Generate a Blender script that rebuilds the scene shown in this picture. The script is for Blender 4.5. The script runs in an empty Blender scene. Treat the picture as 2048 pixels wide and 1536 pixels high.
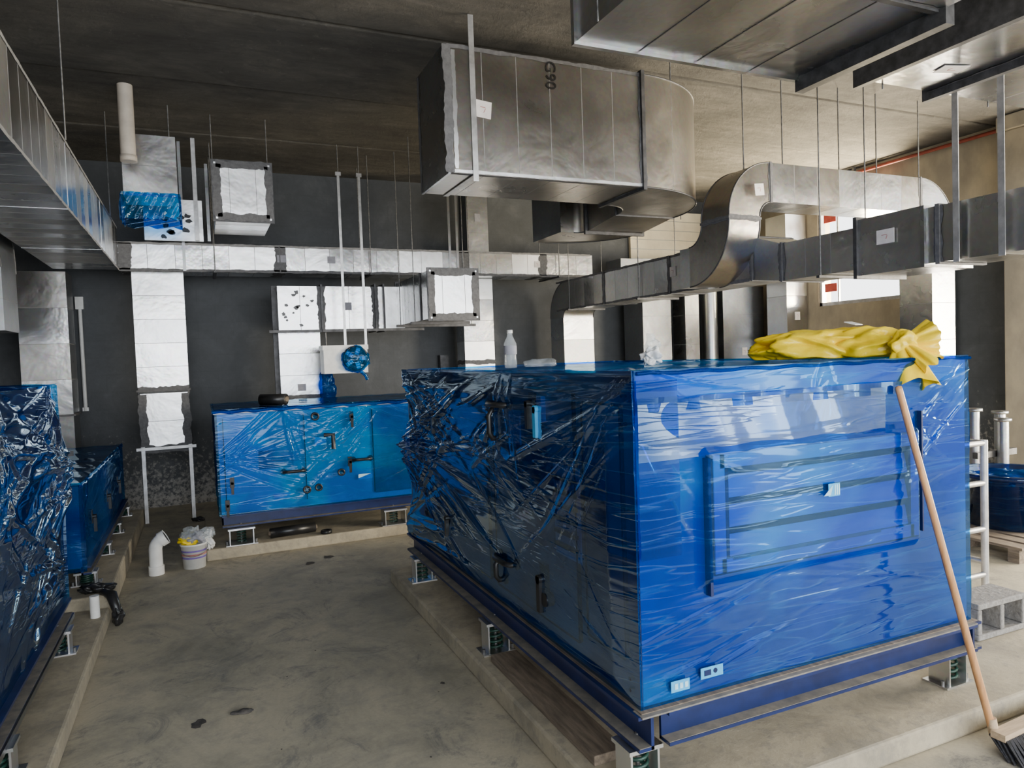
import bpy, bmesh, math, random
import numpy as np
from mathutils import Vector, Matrix, noise
random.seed(7); RS=np.random.RandomState(5)
V=Vector
CE=4.06
# ------------------------------------------------------------------ materials
def nt(name):
    m=bpy.data.materials.new(name); m.use_nodes=True
    t=m.node_tree; t.nodes.clear()
    o=t.nodes.new('ShaderNodeOutputMaterial')
    return m,t,o
def coords(t,stretch=(1,1,1),rot=(0,0,0)):
    c=t.nodes.new('ShaderNodeTexCoord'); mp=t.nodes.new('ShaderNodeMapping')
    mp.inputs['Scale'].default_value=stretch; mp.inputs['Rotation'].default_value=rot
    t.links.new(c.outputs['Object'],mp.inputs['Vector']); return mp.outputs['Vector']
def nz(t,vec,scale,detail=6,rough=.6,dist=0):
    n=t.nodes.new('ShaderNodeTexNoise'); n.inputs['Scale'].default_value=scale
    n.inputs['Detail'].default_value=detail; n.inputs['Roughness'].default_value=rough
    n.inputs['Distortion'].default_value=dist
    t.links.new(vec,n.inputs['Vector']); return n.outputs['Fac']
def ramp(t,fac,stops):
    r=t.nodes.new('ShaderNodeValToRGB'); e=r.color_ramp.elements
    e[0].position=stops[0][0]; e[0].color=(*stops[0][1],1)
    e[1].position=stops[-1][0]; e[1].color=(*stops[-1][1],1)
    for p,c in stops[1:-1]:
        k=e.new(p); k.color=(*c,1)
    t.links.new(fac,r.inputs['Fac']); return r.outputs['Color']
def mixc(t,fac,a,b,mode='MIX'):
    m=t.nodes.new('ShaderNodeMix'); m.data_type='RGBA'; m.blend_type=mode
    for s,val in ((m.inputs['Factor'],fac),(m.inputs['A'],a),(m.inputs['B'],b)):
        if hasattr(val,'is_output'): t.links.new(val,s)
        elif isinstance(val,(int,float)): s.default_value=val
        else: s.default_value=(*val,1)
    return m.outputs['Result']
def mth(t,op,a,b):
    m=t.nodes.new('ShaderNodeMath'); m.operation=op
    for s,val in ((m.inputs[0],a),(m.inputs[1],b)):
        if hasattr(val,'is_output'): t.links.new(val,s)
        else: s.default_value=val
    return m.outputs[0]
def bump(t,h,strength,dist=.01):
    b=t.nodes.new('ShaderNodeBump'); b.inputs['Strength'].default_value=strength
    b.inputs['Distance'].default_value=dist; t.links.new(h,b.inputs['Height']); return b.outputs['Normal']
def pbsdf(t,o,**k):
    p=t.nodes.new('ShaderNodeBsdfPrincipled')
    for n,val in k.items():
        s=p.inputs[n.replace('_',' ')]
        if hasattr(val,'is_output'): t.links.new(val,s)
        elif isinstance(val,tuple) and len(val)==3: s.default_value=(*val,1)
        else: s.default_value=val
    if o: t.links.new(p.outputs[0],o.inputs['Surface'])
    return p
def simple(name,c1,c2=None,scale=20,rough=.6,metal=0,bs=0,stretch=(1,1,1),lo=.35,hi=.65,bd=.01,**k):
    m,t,o=nt(name); vec=coords(t,stretch); n=nz(t,vec,scale)
    c2=c2 or tuple(x*.75 for x in c1)
    kw=dict(Base_Color=ramp(t,n,[(lo,c2),(hi,c1)]),Roughness=rough,Metallic=metal); kw.update(k)
    if bs: kw['Normal']=bump(t,n,bs,bd)
    pbsdf(t,o,**kw); return m
def galv(name,c,r0,r1,seed,tone=1):
    m,t,o=nt(name); vec=coords(t,(1,1,1),(seed,seed*.7,0))
    vo=t.nodes.new('ShaderNodeTexVoronoi'); vo.inputs['Scale'].default_value=45; t.links.new(vec,vo.inputs['Vector'])
    n=nz(t,vec,2.0,4,.55,.3); n2=nz(t,vec,14,4,.6)
    a=ramp(t,n,[(.3,tuple(x*.72 for x in c)),(.7,c)])
    b=mixc(t,.07,a,vo.outputs['Color'],'OVERLAY')
    b=mixc(t,ramp(t,n2,[(.64,(0,0,0)),(.8,(.3,.3,.3))]),b,(.36,.34,.30))
    rr=t.nodes.new('ShaderNodeMapRange'); rr.inputs['To Min'].default_value=r0; rr.inputs['To Max'].default_value=r1
    t.links.new(n,rr.inputs['Value'])
    pbsdf(t,o,Base_Color=b,Roughness=rr.outputs[0],Metallic=1.0,Normal=bump(t,n,.22,.05)); return m
G=[galv('galvanized_a',(.58,.585,.59),.16,.36,.1),galv('galvanized_b',(.50,.505,.51),.18,.38,.9),
   galv('galvanized_c',(.63,.63,.63),.16,.34,1.7),galv('galvanized_d',(.48,.465,.445),.2,.42,2.3)]
GBR=galv('galvanized_warm',(.42,.395,.36),.2,.4,4.3)
GR=[galv('galvanized_soft_a',(.64,.64,.63),.32,.5,5.3),galv('galvanized_soft_b',(.56,.56,.55),.32,.48,6.1)]
GD=galv('galvanized_dull',(.34,.35,.36),.25,.45,3.1)
GB=galv('galvanized_bright',(.88,.89,.90),.28,.42,.5)
SEAL=simple('duct_sealant',(.13,.13,.135),(.085,.085,.09),30,.7,bs=.3)
SEALL=simple('thin_sealant',(.26,.26,.26),(.18,.18,.18),20,.6)
FL=simple('flange_steel',(.10,.10,.105),(.05,.05,.052),15,.5,.5)
STRAP=simple('strap_steel',(.6,.6,.6),(.4,.4,.4),12,.4,.7)
ROD=simple('rod_steel',(.25,.25,.25),(.12,.12,.12),30,.5,.6)
WHITE=simple('white_paint',(.8,.8,.78),(.68,.68,.66),14,.4)
PVC=simple('pvc_white',(.82,.82,.8),(.7,.69,.66),9,.3)
PIPE=simple('pipe_cream',(.62,.55,.46),(.5,.44,.37),9,.5)
BLACK=simple('black_plastic',(.02,.02,.022),(.01,.01,.01),20,.35)
PAPER=simple('sticker_paper',(.78,.74,.72),(.68,.64,.62),20,.7)
PAPERG=simple('sticker_gray',(.32,.32,.36),(.26,.26,.3),20,.7)
REDINK=simple('red_ink',(.5,.2,.18),None,20,.6)
REDTAPE=simple('red_tape',(.7,.10,.07),None,20,.6)
RED=simple('red_pipe_paint',(.28,.05,.03),None,20,.5)
NAVY=simple('navy_steel_paint',(.010,.023,.11),(.006,.014,.065),8,.35)
DUST=simple('dusty_steel',(.26,.235,.19),(.13,.125,.12),12,.8)
WOOD=simple('weathered_wood',(.24,.19,.14),(.12,.095,.07),6,.8,bs=.5,stretch=(8,1,8))
HANDLE=simple('broom_handle_wood',(.62,.33,.14),(.45,.22,.09),10,.4,stretch=(6,6,1))
HEADW=simple('pale_wood',(.55,.42,.28),(.42,.31,.2),10,.6,stretch=(1,8,8))
BRIS=simple('bristles',(.05,.05,.06),(.02,.02,.02),60,.8)
BLOCK=simple('cinder_block',(.30,.295,.28),(.2,.19,.18),40,.95,bs=.8)
SPRING=simple('spring_green',(.02,.07,.05),(.01,.03,.025),20,.4)
ORANGE=simple('orange_tag',(.8,.25,.03),None,20,.6)
DIRT=simple('debris_dark',(.08,.07,.06),(.03,.03,.03),30,.9)
CYAN=simple('cyan_label',(.06,.42,.75),(.04,.33,.65),20,.5)
PALE=simple('pale_blue_label',(.45,.75,.9),None,20,.5)
PURPLE=simple('purple_print',(.18,.12,.4),None,40,.5)
SIDING=simple('pale_sheathing',(.85,.78,.58),(.7,.62,.45),3,.7)
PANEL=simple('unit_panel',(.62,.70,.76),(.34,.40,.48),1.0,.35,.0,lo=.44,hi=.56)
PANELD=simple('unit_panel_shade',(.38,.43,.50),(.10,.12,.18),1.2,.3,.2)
FRAMEB=simple('unit_frame_edge',(.85,.9,.95),(.75,.8,.85),3,.4)
def m_wall(name='wall_dark_block',k=.8,spl=.27):
    m,t,o=nt(name); vec=coords(t); n=nz(t,vec,2.2,10,.7,.3); n2=nz(t,vec,22,8,.75)
    c=ramp(t,n,[(.3,(.044*k,.051*k,.058*k)),(.55,(.070*k,.078*k,.087*k)),(.75,(.118*k,.127*k,.136*k))])
    sep=t.nodes.new('ShaderNodeSeparateXYZ'); t.links.new(vec,sep.inputs[0])
    mr=t.nodes.new('ShaderNodeMapRange'); mr.inputs['From Min'].default_value=1.25; mr.inputs['From Max'].default_value=0.1
    mr.inputs['To Min'].default_value=0; mr.inputs['To Max'].default_value=spl; t.links.new(sep.outputs['Z'],mr.inputs['Value'])
    s=ramp(t,mth(t,'ADD',n2,mr.outputs[0]),[(.68,(0,0,0)),(.82,(1,1,1))])
    c=mixc(t,s,c,(.30,.29,.27))
    br=t.nodes.new('ShaderNodeTexBrick'); br.inputs['Scale'].default_value=1
    br.inputs['Brick Width'].default_value=.4; br.inputs['Row Height'].default_value=.2; br.inputs['Mortar Size'].default_value=.006
    br.inputs['Color1'].default_value=(1,1,1,1); br.inputs['Color2'].default_value=(.95,.95,.95,1); br.inputs['Mortar'].default_value=(.85,.85,.85,1)
    cb=t.nodes.new('ShaderNodeCombineXYZ'); t.links.new(mth(t,'ADD',sep.outputs['X'],sep.outputs['Y']),cb.inputs[0]); t.links.new(sep.outputs['Z'],cb.inputs[1]); t.links.new(cb.outputs[0],br.inputs['Vector'])
    c=mixc(t,.5,c,br.outputs['Color'],'MULTIPLY')
    pbsdf(t,o,Base_Color=c,Roughness=.6,Normal=bump(t,n2,.3,.01)); return m
WALLD=m_wall()
def m_ceil():
    m,t,o=nt('ceiling_concrete'); v1=coords(t,(.8,1.3,1)); v0=coords(t)
    n=nz(t,v1,1.3,10,.7,.5); n2=nz(t,v0,14,10,.8,.4); n3=nz(t,coords(t,(.3,2.4,1)),4,5,.6,.5); n4=nz(t,v0,4,10,.8,.8)
    c=ramp(t,n,[(.3,(.095,.088,.078)),(.5,(.16,.15,.13)),(.72,(.27,.25,.215))])
    c=mixc(t,.32,c,ramp(t,n3,[(.35,(.4,.39,.37)),(.6,(1,1,1))]),'MULTIPLY')
    c=mixc(t,ramp(t,n4,[(.52,(0,0,0)),(.64,(.45,.45,.45))]),c,(.085,.08,.072))
    c=mixc(t,ramp(t,n2,[(.58,(0,0,0)),(.70,(.6,.6,.6))]),c,(.40,.38,.33))
    pbsdf(t,o,Base_Color=c,Roughness=.8,Normal=bump(t,n2,1.0,.06)); return m
CEILM=m_ceil()
WALLR=simple('wall_bare_concrete',(.46,.40,.29),(.28,.25,.2),2.5,.85,bs=.4,stretch=(1,1,.6),bd=.02)
def m_floor():
    m,t,o=nt('floor_dusty_concrete'); v=coords(t); n=nz(t,v,1.3,10,.68,.8); n2=nz(t,v,6,10,.75,.3); n3=nz(t,v,60,4,.7); n4=nz(t,v,1.7,10,.85,1.6)
    c=ramp(t,n,[(.32,(.27,.25,.195)),(.5,(.42,.38,.285)),(.7,(.54,.475,.345))])
    c=mixc(t,ramp(t,n2,[(.48,(0,0,0)),(.70,(.6,.6,.6))]),c,(.22,.215,.195))
    c=mixc(t,ramp(t,n4,[(.53,(0,0,0)),(.63,(.7,.7,.7))]),c,(.15,.15,.148))
    c=mixc(t,.3,c,ramp(t,n3,[(.3,(.6,.6,.6)),(.7,(1,1,1))]),'MULTIPLY')
    pbsdf(t,o,Base_Color=c,Roughness=.72,Normal=bump(t,n2,.25,.01)); return m
FLOORM=m_floor()
def m_pad():
    m,t,o=nt('pad_concrete'); v=coords(t); n=nz(t,v,3,10,.7,.5); n2=nz(t,v,14,10,.75)
    c=ramp(t,n,[(.32,(.26,.235,.18)),(.5,(.40,.35,.255)),(.7,(.50,.44,.32))])
    c=mixc(t,ramp(t,n2,[(.5,(0,0,0)),(.66,(.6,.6,.6))]),c,(.22,.21,.185))
    pbsdf(t,o,Base_Color=c,Roughness=.9,Normal=bump(t,n2,.5,.01)); return m
PADM=m_pad()
def m_film(name,ta,tb,dens,dc,sheen=.5,cap=.3,hb=.16,lines=.2,gc=(.55,.8,1)):
    m,t,o=nt(name); v=coords(t); n=nz(t,v,1.1,3,.55,.8)
    hs=[]
    for rot,sc in (((.35,.35,.0),1.6),((-.45,-.3,.1),1.3)):
        q=nz(t,coords(t,(.45,.45,5),rot),sc,3,.55,.5)
        hs.append(ramp(t,q,[(.485,(0,0,0)),(.5,(1,1,1)),(.515,(0,0,0))]))
    h=mth(t,'ADD',hs[0],hs[1])
    fine=nz(t,coords(t,(.5,.5,4),(.3,-.25,0)),2.5,3,.5,.6)
    B=bump(t,mth(t,'ADD',mth(t,'MULTIPLY',h,.2),fine),hb,.03)
    tint=ramp(t,n,[(.43,ta),(.57,tb)])
    tint=mixc(t,mth(t,'MULTIPLY',h,lines),tint,(.06,.62,.92))
    tr=t.nodes.new('ShaderNodeBsdfTransparent'); t.links.new(tint,tr.inputs[0])
    df=t.nodes.new('ShaderNodeBsdfDiffuse'); t.links.new(mixc(t,mth(t,'MULTIPLY',h,lines),dc,(.02,.35,.7)),df.inputs[0]); t.links.new(B,df.inputs['Normal'])
    mx=t.nodes.new('ShaderNodeMixShader'); mx.inputs[0].default_value=dens
    t.links.new(tr.outputs[0],mx.inputs[1]); t.links.new(df.outputs[0],mx.inputs[2])
    gl=t.nodes.new('ShaderNodeBsdfGlossy'); gl.inputs['Color'].default_value=(*gc,1); gl.inputs['Roughness'].default_value=.06; t.links.new(B,gl.inputs['Normal'])
    fr=t.nodes.new('ShaderNodeFresnel'); fr.inputs['IOR'].default_value=1.45; t.links.new(B,fr.inputs['Normal'])
    cl=t.nodes.new('ShaderNodeClamp'); cl.inputs['Max'].default_value=cap; t.links.new(mth(t,'MULTIPLY',fr.outputs[0],sheen),cl.inputs['Value'])
    m2=t.nodes.new('ShaderNodeMixShader'); t.links.new(cl.outputs[0],m2.inputs[0]); t.links.new(mx.outputs[0],m2.inputs[1]); t.links.new(gl.outputs[0],m2.inputs[2])
    t.links.new(m2.outputs[0],o.inputs['Surface']); return m
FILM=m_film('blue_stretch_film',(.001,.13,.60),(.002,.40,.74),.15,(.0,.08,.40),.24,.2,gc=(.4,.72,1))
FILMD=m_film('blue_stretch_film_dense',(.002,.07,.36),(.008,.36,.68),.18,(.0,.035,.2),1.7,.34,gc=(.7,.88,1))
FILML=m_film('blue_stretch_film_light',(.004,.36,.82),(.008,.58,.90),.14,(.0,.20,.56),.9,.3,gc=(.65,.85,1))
CLEAR,t_,o_=nt('clear_plastic')
tr=t_.nodes.new('ShaderNodeBsdfTransparent'); tr.inputs[0].default_value=(.93,.95,.96,1)
pp=pbsdf(t_,None,Base_Color=(.8,.85,.88),Roughness=.08,Specular_IOR_Level=.9)
mx=t_.nodes.new('ShaderNodeMixShader'); mx.inputs[0].default_value=.22
t_.links.new(tr.outputs[0],mx.inputs[1]); t_.links.new(pp.outputs[0],mx.inputs[2]); t_.links.new(mx.outputs[0],o_.inputs['Surface'])
YEL=simple('yellow_plastic_film',(.93,.70,.003),(.88,.60,.002),9,.28,bs=.4,bd=.02)
GRAYF=simple('gray_foil_sheet',(.3,.31,.34),(.18,.19,.22),3,.3,.6,bs=.5)
# ------------------------------------------------------------------ mesh builder
class MB:
    def __init__(s): s.v=[];s.f=[];s.m=[];s.s=[];s.mats=[]
    def add(s,vs,fs,mat,sm=False):
        if mat not in s.mats: s.mats.append(mat)
        k=s.mats.index(mat); b=len(s.v); s.v+= [tuple(x) for x in vs]
        for f in fs: s.f.append(tuple(i+b for i in f)); s.m.append(k); s.s.append(sm)
    def box(s,x0,x1,y0,y1,z0,z1,mat):
        vs=[(x,y,z) for x in(x0,x1) for y in(y0,y1) for z in(z0,z1)]
        s.add(vs,[(0,1,3,2),(4,6,7,5),(0,4,5,1),(2,3,7,6),(0,2,6,4),(1,5,7,3)],mat)
    def obox(s,c,ax,h,mat):
        c=V(c); ax=[V(a).normalized() for a in ax]
        vs=[c+ax[0]*h[0]*i+ax[1]*h[1]*j+ax[2]*h[2]*k for i in(-1,1) for j in(-1,1) for k in(-1,1)]
        s.add(vs,[(0,1,3,2),(4,6,7,5),(0,4,5,1),(2,3,7,6),(0,2,6,4),(1,5,7,3)],mat)
    def bar(s,p0,p1,w,h,mat,up=(0,0,1)):
        p0=V(p0);p1=V(p1); d=(p1-p0); L=d.length; d.normalize(); u=V(up)
        if abs(d.dot(u))>.95: u=V((1,0,0))
        sd=d.cross(u).normalized(); uu=sd.cross(d)
        s.obox((p0+p1)/2,(d,sd,uu),(L/2,w/2,h/2),mat)
    def cyl(s,p0,p1,r0,r1=None,seg=20,mat=None,caps=True):
        r1=r0 if r1 is None else r1; p0=V(p0);p1=V(p1); d=(p1-p0).normalized()
        u=V((0,0,1)) if abs(d.z)<.9 else V((1,0,0)); a=d.cross(u).normalized(); b=d.cross(a)
        r=lambda p,R:[p+a*R*math.cos(2*math.pi*i/seg)+b*R*math.sin(2*math.pi*i/seg) for i in range(seg)]
        A=r(p0,r0);B=r(p1,r1)
        s.add(A+B,[(i,(i+1)%seg,seg+(i+1)%seg,seg+i) for i in range(seg)],mat,True)
        if caps: s.add(A,[tuple(range(seg))],mat); s.add(B,[tuple(range(seg))],mat)
    def tube(s,pts,r,mat,seg=10,caps=True):
        pts=[V(p) for p in pts]; n=len(pts); rings=[]; pa=None
        for i,p in enumerate(pts):
            d=(pts[min(i+1,n-1)]-pts[max(i-1,0)]).normalized()
            if pa is None:
                u=V((0,0,1)) if abs(d.z)<.9 else V((1,0,0)); a=d.cross(u).normalized()
            else: a=(pa-d*pa.dot(d)).normalized()
            pa=a; b=d.cross(a); R=r[i] if isinstance(r,(list,tuple)) else r
            rings+= [p+a*R*math.cos(2*math.pi*k/seg)+b*R*math.sin(2*math.pi*k/seg) for k in range(seg)]
        fs=[(i*seg+k,i*seg+(k+1)%seg,(i+1)*seg+(k+1)%seg,(i+1)*seg+k) for i in range(n-1) for k in range(seg)]
        s.add(rings,fs,mat,True)
        if caps: s.add(rings[:seg],[tuple(range(seg))],mat); s.add(rings[-seg:],[tuple(range(seg))],mat)
    def lathe(s,c,prof,mat,seg=28,ax=(0,0,1)):
        c=V(c); d=V(ax).normalized(); u=V((0,0,1)) if abs(d.z)<.9 else V((1,0,0)); a=d.cross(u).normalized(); b=d.cross(a)
        vs=[c+d*z+a*r*math.cos(2*math.pi*k/seg)+b*r*math.sin(2*math.pi*k/seg) for r,z in prof for k in range(seg)]
        s.add(vs,[(i*seg+k,i*seg+(k+1)%seg,(i+1)*seg+(k+1)%seg,(i+1)*seg+k) for i in range(len(prof)-1) for k in range(seg)],mat,True)
    def blob(s,c,rad,mat,amp=.2,sc=6,nu=32,nv=20,rot=0,flat=None,seed=0,ridge=.5,sm=True,nst=(1,1,1),det=4):
        vs=[];c=V(c); R=Matrix.Rotation(rot,3,'Z')
        for j in range(nv+1):
            for i in range(nu):
                th=math.pi*j/nv; ph=2*math.pi*i/nu
                d=V((math.sin(th)*math.cos(ph),math.sin(th)*math.sin(ph),math.cos(th)))
                p=V((d.x*rad[0],d.y*rad[1],d.z*rad[2])); q0=V((p.x*nst[0],p.y*nst[1],p.z*nst[2]))
                n=noise.fractal(q0*sc+V((seed,seed,0)),.9,2.,det)
                rd=1-abs(noise.noise(q0*sc*1.4+V((9,seed,2))))*2.4
                q=R@(p*(1+amp*n+amp*ridge*(rd-.4)))+c
                if flat is not None and q.z<flat: q.z=flat
                vs.append(q)
        s.add(vs,[(j*nu+i,j*nu+(i+1)%nu,(j+1)*nu+(i+1)%nu,(j+1)*nu+i) for j in range(nv) for i in range(nu)],mat,sm)
    def film(s,O,U,W,N,lu,lv,nu,nv,H,mat):
        O=np.array(O,float);U=np.array(U,float);W=np.array(W,float);N=np.array(N,float)
        uu,vv=np.meshgrid(np.linspace(0,lu,nu),np.linspace(0,lv,nv)); h=H(uu,vv)
        P=O+uu[...,None]*U+vv[...,None]*W+h[...,None]*N
        s.add([tuple(p) for p in P.reshape(-1,3)],[(j*nu+i,j*nu+i+1,(j+1)*nu+i+1,(j+1)*nu+i) for j in range(nv-1) for i in range(nu-1)],mat,True)
    def jag(s,p0,p1,nrm,wd,w,mat,off=.003,irr=.45):
        p0=V(p0);p1=V(p1);nrm=V(nrm).normalized();wd=V(wd).normalized(); L=(p1-p0).length; n=max(6,int(L/.015)); vs=[]; sd=random.random()*50
        for i in range(n+1):
            c=p0.lerp(p1,i/n)+nrm*off; x=i*L/n
            a=w*(.5+irr*.6*noise.noise(V((x*9,sd,0)))+irr*.3*noise.noise(V((x*35,sd,3)))); b=w*(.5+irr*.6*noise.noise(V((x*9,sd,7)))+irr*.3*noise.noise(V((x*35,sd,11))))
            vs+= [c-wd*a,c+wd*b]
        s.add(vs,[(2*i,2*i+1,2*i+3,2*i+2) for i in range(n)],mat)
    def splat(s,c,nrm,r,mat,off=.004):
        c=V(c);n=V(nrm).normalized();u=V((0,0,1)) if abs(n.z)<.9 else V((1,0,0)); a=n.cross(u).normalized();b=n.cross(a); k=11
        s.add([c+n*off+(a*math.cos(2*math.pi*i/k)+b*.8*math.sin(2*math.pi*i/k))*r*random.uniform(.6,1.25) for i in range(k)],[tuple(range(k))],mat)
    def label(s,c,nrm,w=.09,h=.08,rot=0,paper=None,mark=True):
        c=V(c);n=V(nrm).normalized();u=V((0,0,1)) if abs(n.z)<.9 else V((0,1,0)); a=u.cross(n).normalized();b=n.cross(a)
        a2=a*math.cos(rot)+b*math.sin(rot); b2=n.cross(a2)
        s.obox(c+n*.004,(a2,b2,n),(w/2,h/2,.0015),paper or PAPER)
        if mark:
            s.obox(c+n*.006+b2*h*.12-a2*w*.05,(a2,b2,n),(w*.16,h*.02,.0005),REDINK)
            s.obox(c+n*.006-b2*h*.06+a2*w*.08,(b2+a2*.4,a2,n),(h*.14,w*.018,.0005),REDINK)
    def done(s,name,bevel=0):
        me=bpy.data.meshes.new(name); me.from_pydata(s.v,[],s.f)
        for m in s.mats: me.materials.append(m)
        me.polygons.foreach_set('material_index',s.m); me.polygons.foreach_set('use_smooth',s.s); me.update()
        bm=bmesh.new(); bm.from_mesh(me); bmesh.ops.recalc_face_normals(bm,faces=bm.faces); bm.to_mesh(me); bm.free()
        ob=bpy.data.objects.new(name,me); bpy.context.scene.collection.objects.link(ob)
        if bevel:
            b=ob.modifiers.new('bevel','BEVEL'); b.width=bevel; b.segments=2; b.limit_method='ANGLE'; b.angle_limit=1
        return ob
def wrinkles(fans,amp=.012):
    W=[]
    for (u0,v0,ang,spr,cnt,l0,l1,wd) in fans:
        for _ in range(cnt):
            W.append((u0+RS.uniform(-.08,.08),v0+RS.uniform(-.12,.12),math.radians(ang+RS.uniform(-spr,spr)),RS.uniform(l0,l1),RS.uniform(.6,1.5)*wd,RS.uniform(.15,1)**1.5*amp*RS.choice([1,1,-.6])))
    def H(u,v):
        h=np.zeros_like(u)
        for (u0,v0,th,L,w,a) in W:
            du=u-u0;dv=v-v0; s_=du*math.cos(th)+dv*math.sin(th); d=-du*math.sin(th)+dv*math.cos(th)+.02*np.sin(s_*3/L)
            ww=w*(.6+np.clip(s_/L,0,1)*.9); win=np.clip(s_/.08,0,1)*np.clip((L-s_)/(.5*L),0,1)
            h+=a*np.exp(-(d/ww)**2)*win
        return h
    return H
# ------------------------------------------------------------------ duct tool
class Duct(MB):
    def __init__(s,p,d,up,w,h,mats=None):
        super().__init__(); s.p=V(p);s.d=V(d).normalized();s.up=V(up).normalized();s.w=w;s.h=h;s.g=mats or G
    def corners(s,e=0,p=None):
        p=s.p if p is None else p; sd=s.d.cross(s.up); a=s.w/2+e;b=s.h/2+e
        return [p-sd*a-s.up*b,p+sd*a-s.up*b,p+sd*a+s.up*b,p-sd*a+s.up*b]
    def cap(s,mat=None): s.add(s.corners(),[(0,1,2,3)],mat or random.choice(s.g))
    def ring(s,e,t,mat,p=None):
        p=s.p if p is None else p
        A=s.corners(e,p-s.d*t/2);B=s.corners(e,p+s.d*t/2)
        s.add(A+B,[(0,1,5,4),(1,2,6,5),(2,3,7,6),(3,0,4,7),(0,1,2,3),(4,5,6,7)],mat)
    def flange(s,e=.028,t=.03,mat=None,seal=.11):
        s.ring(e,t,mat or FL)
        if seal: s.sealring(seal)
    def sealring(s,w=.1,off=0,mat=None):
        c=s.corners(0,s.p+s.d*off)
        for i in range(4):
            a,b=c[i],c[(i+1)%4]; n=((a+b)/2-s.p-s.d*off).normalized()
            s.jag(a,b,n,s.d,w,mat or SEAL)
    def straight(s,L,n=None,edge=False):
        n=n or max(1,round(L/.28)); 
        for i in range(n):
            A=s.corners(); p0=s.p.copy(); s.p=s.p+s.d*L/n; B=s.corners()
            s.add(A+B,[(0,1,5,4),(1,2,6,5),(2,3,7,6),(3,0,4,7)],random.choice(s.g))
            if i<n-1: s.ring(.0005,.005,SEALL)
        return s
    def elbow(s,ang,ri,ax='side',sign=1,n=12,sm=True):
        sd=s.d.cross(s.up); t=(sd if ax=='side' else s.up)*sign; half=(s.w if ax=='side' else s.h)/2
        C=s.p+t*(ri+half); axis=s.d.cross(t); step=math.radians(ang)/n; mat=random.choice(s.g)
        rings=[s.corners()]
        for i in range(n):
            R=Matrix.Rotation(step,3,axis); s.p=C+R@(s.p-C); s.d=(R@s.d).normalized(); s.up=(R@s.up).normalized(); rings.append(s.corners())
        for k in range(4):
            vs=[];
            for r in rings: vs+= [r[k],r[(k+1)%4]]
            s.add(vs,[(2*i,2*i+1,2*i+3,2*i+2) for i in range(n)],mat,True)
            s.tube([r[k] for r in rings],.007,FL,6)
        return s
    def trans(s,L,w2,h2,shift=(0,0,0)):
        A=s.corners(); s.p=s.p+s.d*L+V(shift); s.w=w2;s.h=h2; B=s.corners()
        s.add(A+B,[(0,1,5,4),(1,2,6,5),(2,3,7,6),(3,0,4,7)],random.choice(s.g)); return s
    def endplate(s,face=None,e=.025,border=.07):
        s.ring(e,.02,FL); 
        s.p=s.p+s.d*.012; s.cap(face or GB); sd=s.d.cross(s.up)
        for k in (-.17,.17): s.obox(s.p+sd*k*s.w*1.4,(sd,s.up,s.d),(.002,s.h/2,.002),SEALL)
        c=s.corners(-border*.25)
        for i in range(4):
            a,b=c[i],c[(i+1)%4]; m=((a+b)/2-s.p).normalized(); s.jag(a,b,s.d,m,border,SEAL,.004)
    def hang(s,x,y,z,mat=None,w=.0): 
        if w: s.box(x-w/2,x+w/2,y-.002,y+.002,z,CE,mat or STRAP)
        else: s.cyl((x,y,z),(x,y,CE),.005,seg=8,mat=mat or ROD)
# ------------------------------------------------------------------ room
m=MB(); m.box(-2.6,9.2,-4.2,9.8,-.15,0,FLOORM); m.done('floor')
m=MB(); ys=[-4.2,-2.1,-.65,.8,2.3,3.75,5.2,6.62,8.05,9.8]
for i in range(len(ys)-1):
    dz=random.uniform(0,.02); m.box(-2.6,8.7,ys[i]+.012,ys[i+1]-.012,CE+dz,CE+.25,CEILM)
m.box(-2.6,8.7,-4.2,9.8,CE+.05,CE+.26,FL)
m.done('ceiling',.014)
m=MB(); m.box(-2.6,8.7,9.4,9.65,0,CE,WALLD); m.done('wall_back')
m=MB(); m.box(-2.65,-2.4,-4.2,9.4,0,CE,WALLD); m.done('wall_left')
m=MB()
X0,X1=8.4,8.65
m.box(X0,X1,7.75,9.4,0,CE,WALLR); m.box(X0,X1,6.2,6.38,0,CE,WALLR); m.box(X0,X1,4.0,6.2,0,2.75,WALLD); m.box(X0,X1,4.0,6.2,2.75,CE,WALLR)
m.box(X0,X1,6.38,7.75,0,2.22,WALLR); m.box(X0,X1,6.38,7.75,3.78,CE,WALLR)
m.box(X0,X1,-4.2,.0,0,CE,WALLR); m.box(X0,X1,0,4.0,3.6,CE,WALLR)
m.done('wall_right')
m=MB(); m.box(8.12,8.395,4.55,4.95,0,3.9,WALLR); m.box(8.08,8.395,4.5,5.0,3.9,CE,WALLR); m.done('concrete_column',.01)
m=MB()
m.box(8.42,8.5,6.38,6.43,2.22,3.78,STRAP); m.box(8.42,8.5,7.7,7.75,2.22,3.78,STRAP)
m.box(8.42,8.5,6.38,7.75,2.22,2.27,STRAP); m.box(8.42,8.5,6.38,7.75,3.73,3.78,STRAP); m.box(8.44,8.47,7.42,7.44,2.22,3.78,STRAP)
m.box(8.43,8.44,7.45,7.66,3.42,3.54,REDTAPE); m.box(8.43,8.44,7.45,7.66,2.42,2.54,REDTAPE)
m.done('window_1')
m=MB(); m.cyl((8.30,3.6,3.98),(8.30,9.3,3.98),.022,mat=RED)
for y in (4.3,5.6,7,8.4): m.box(8.28,8.32,y,y+.03,3.94,CE-.001,ROD)
m.done('sprinkler_pipe')
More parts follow.
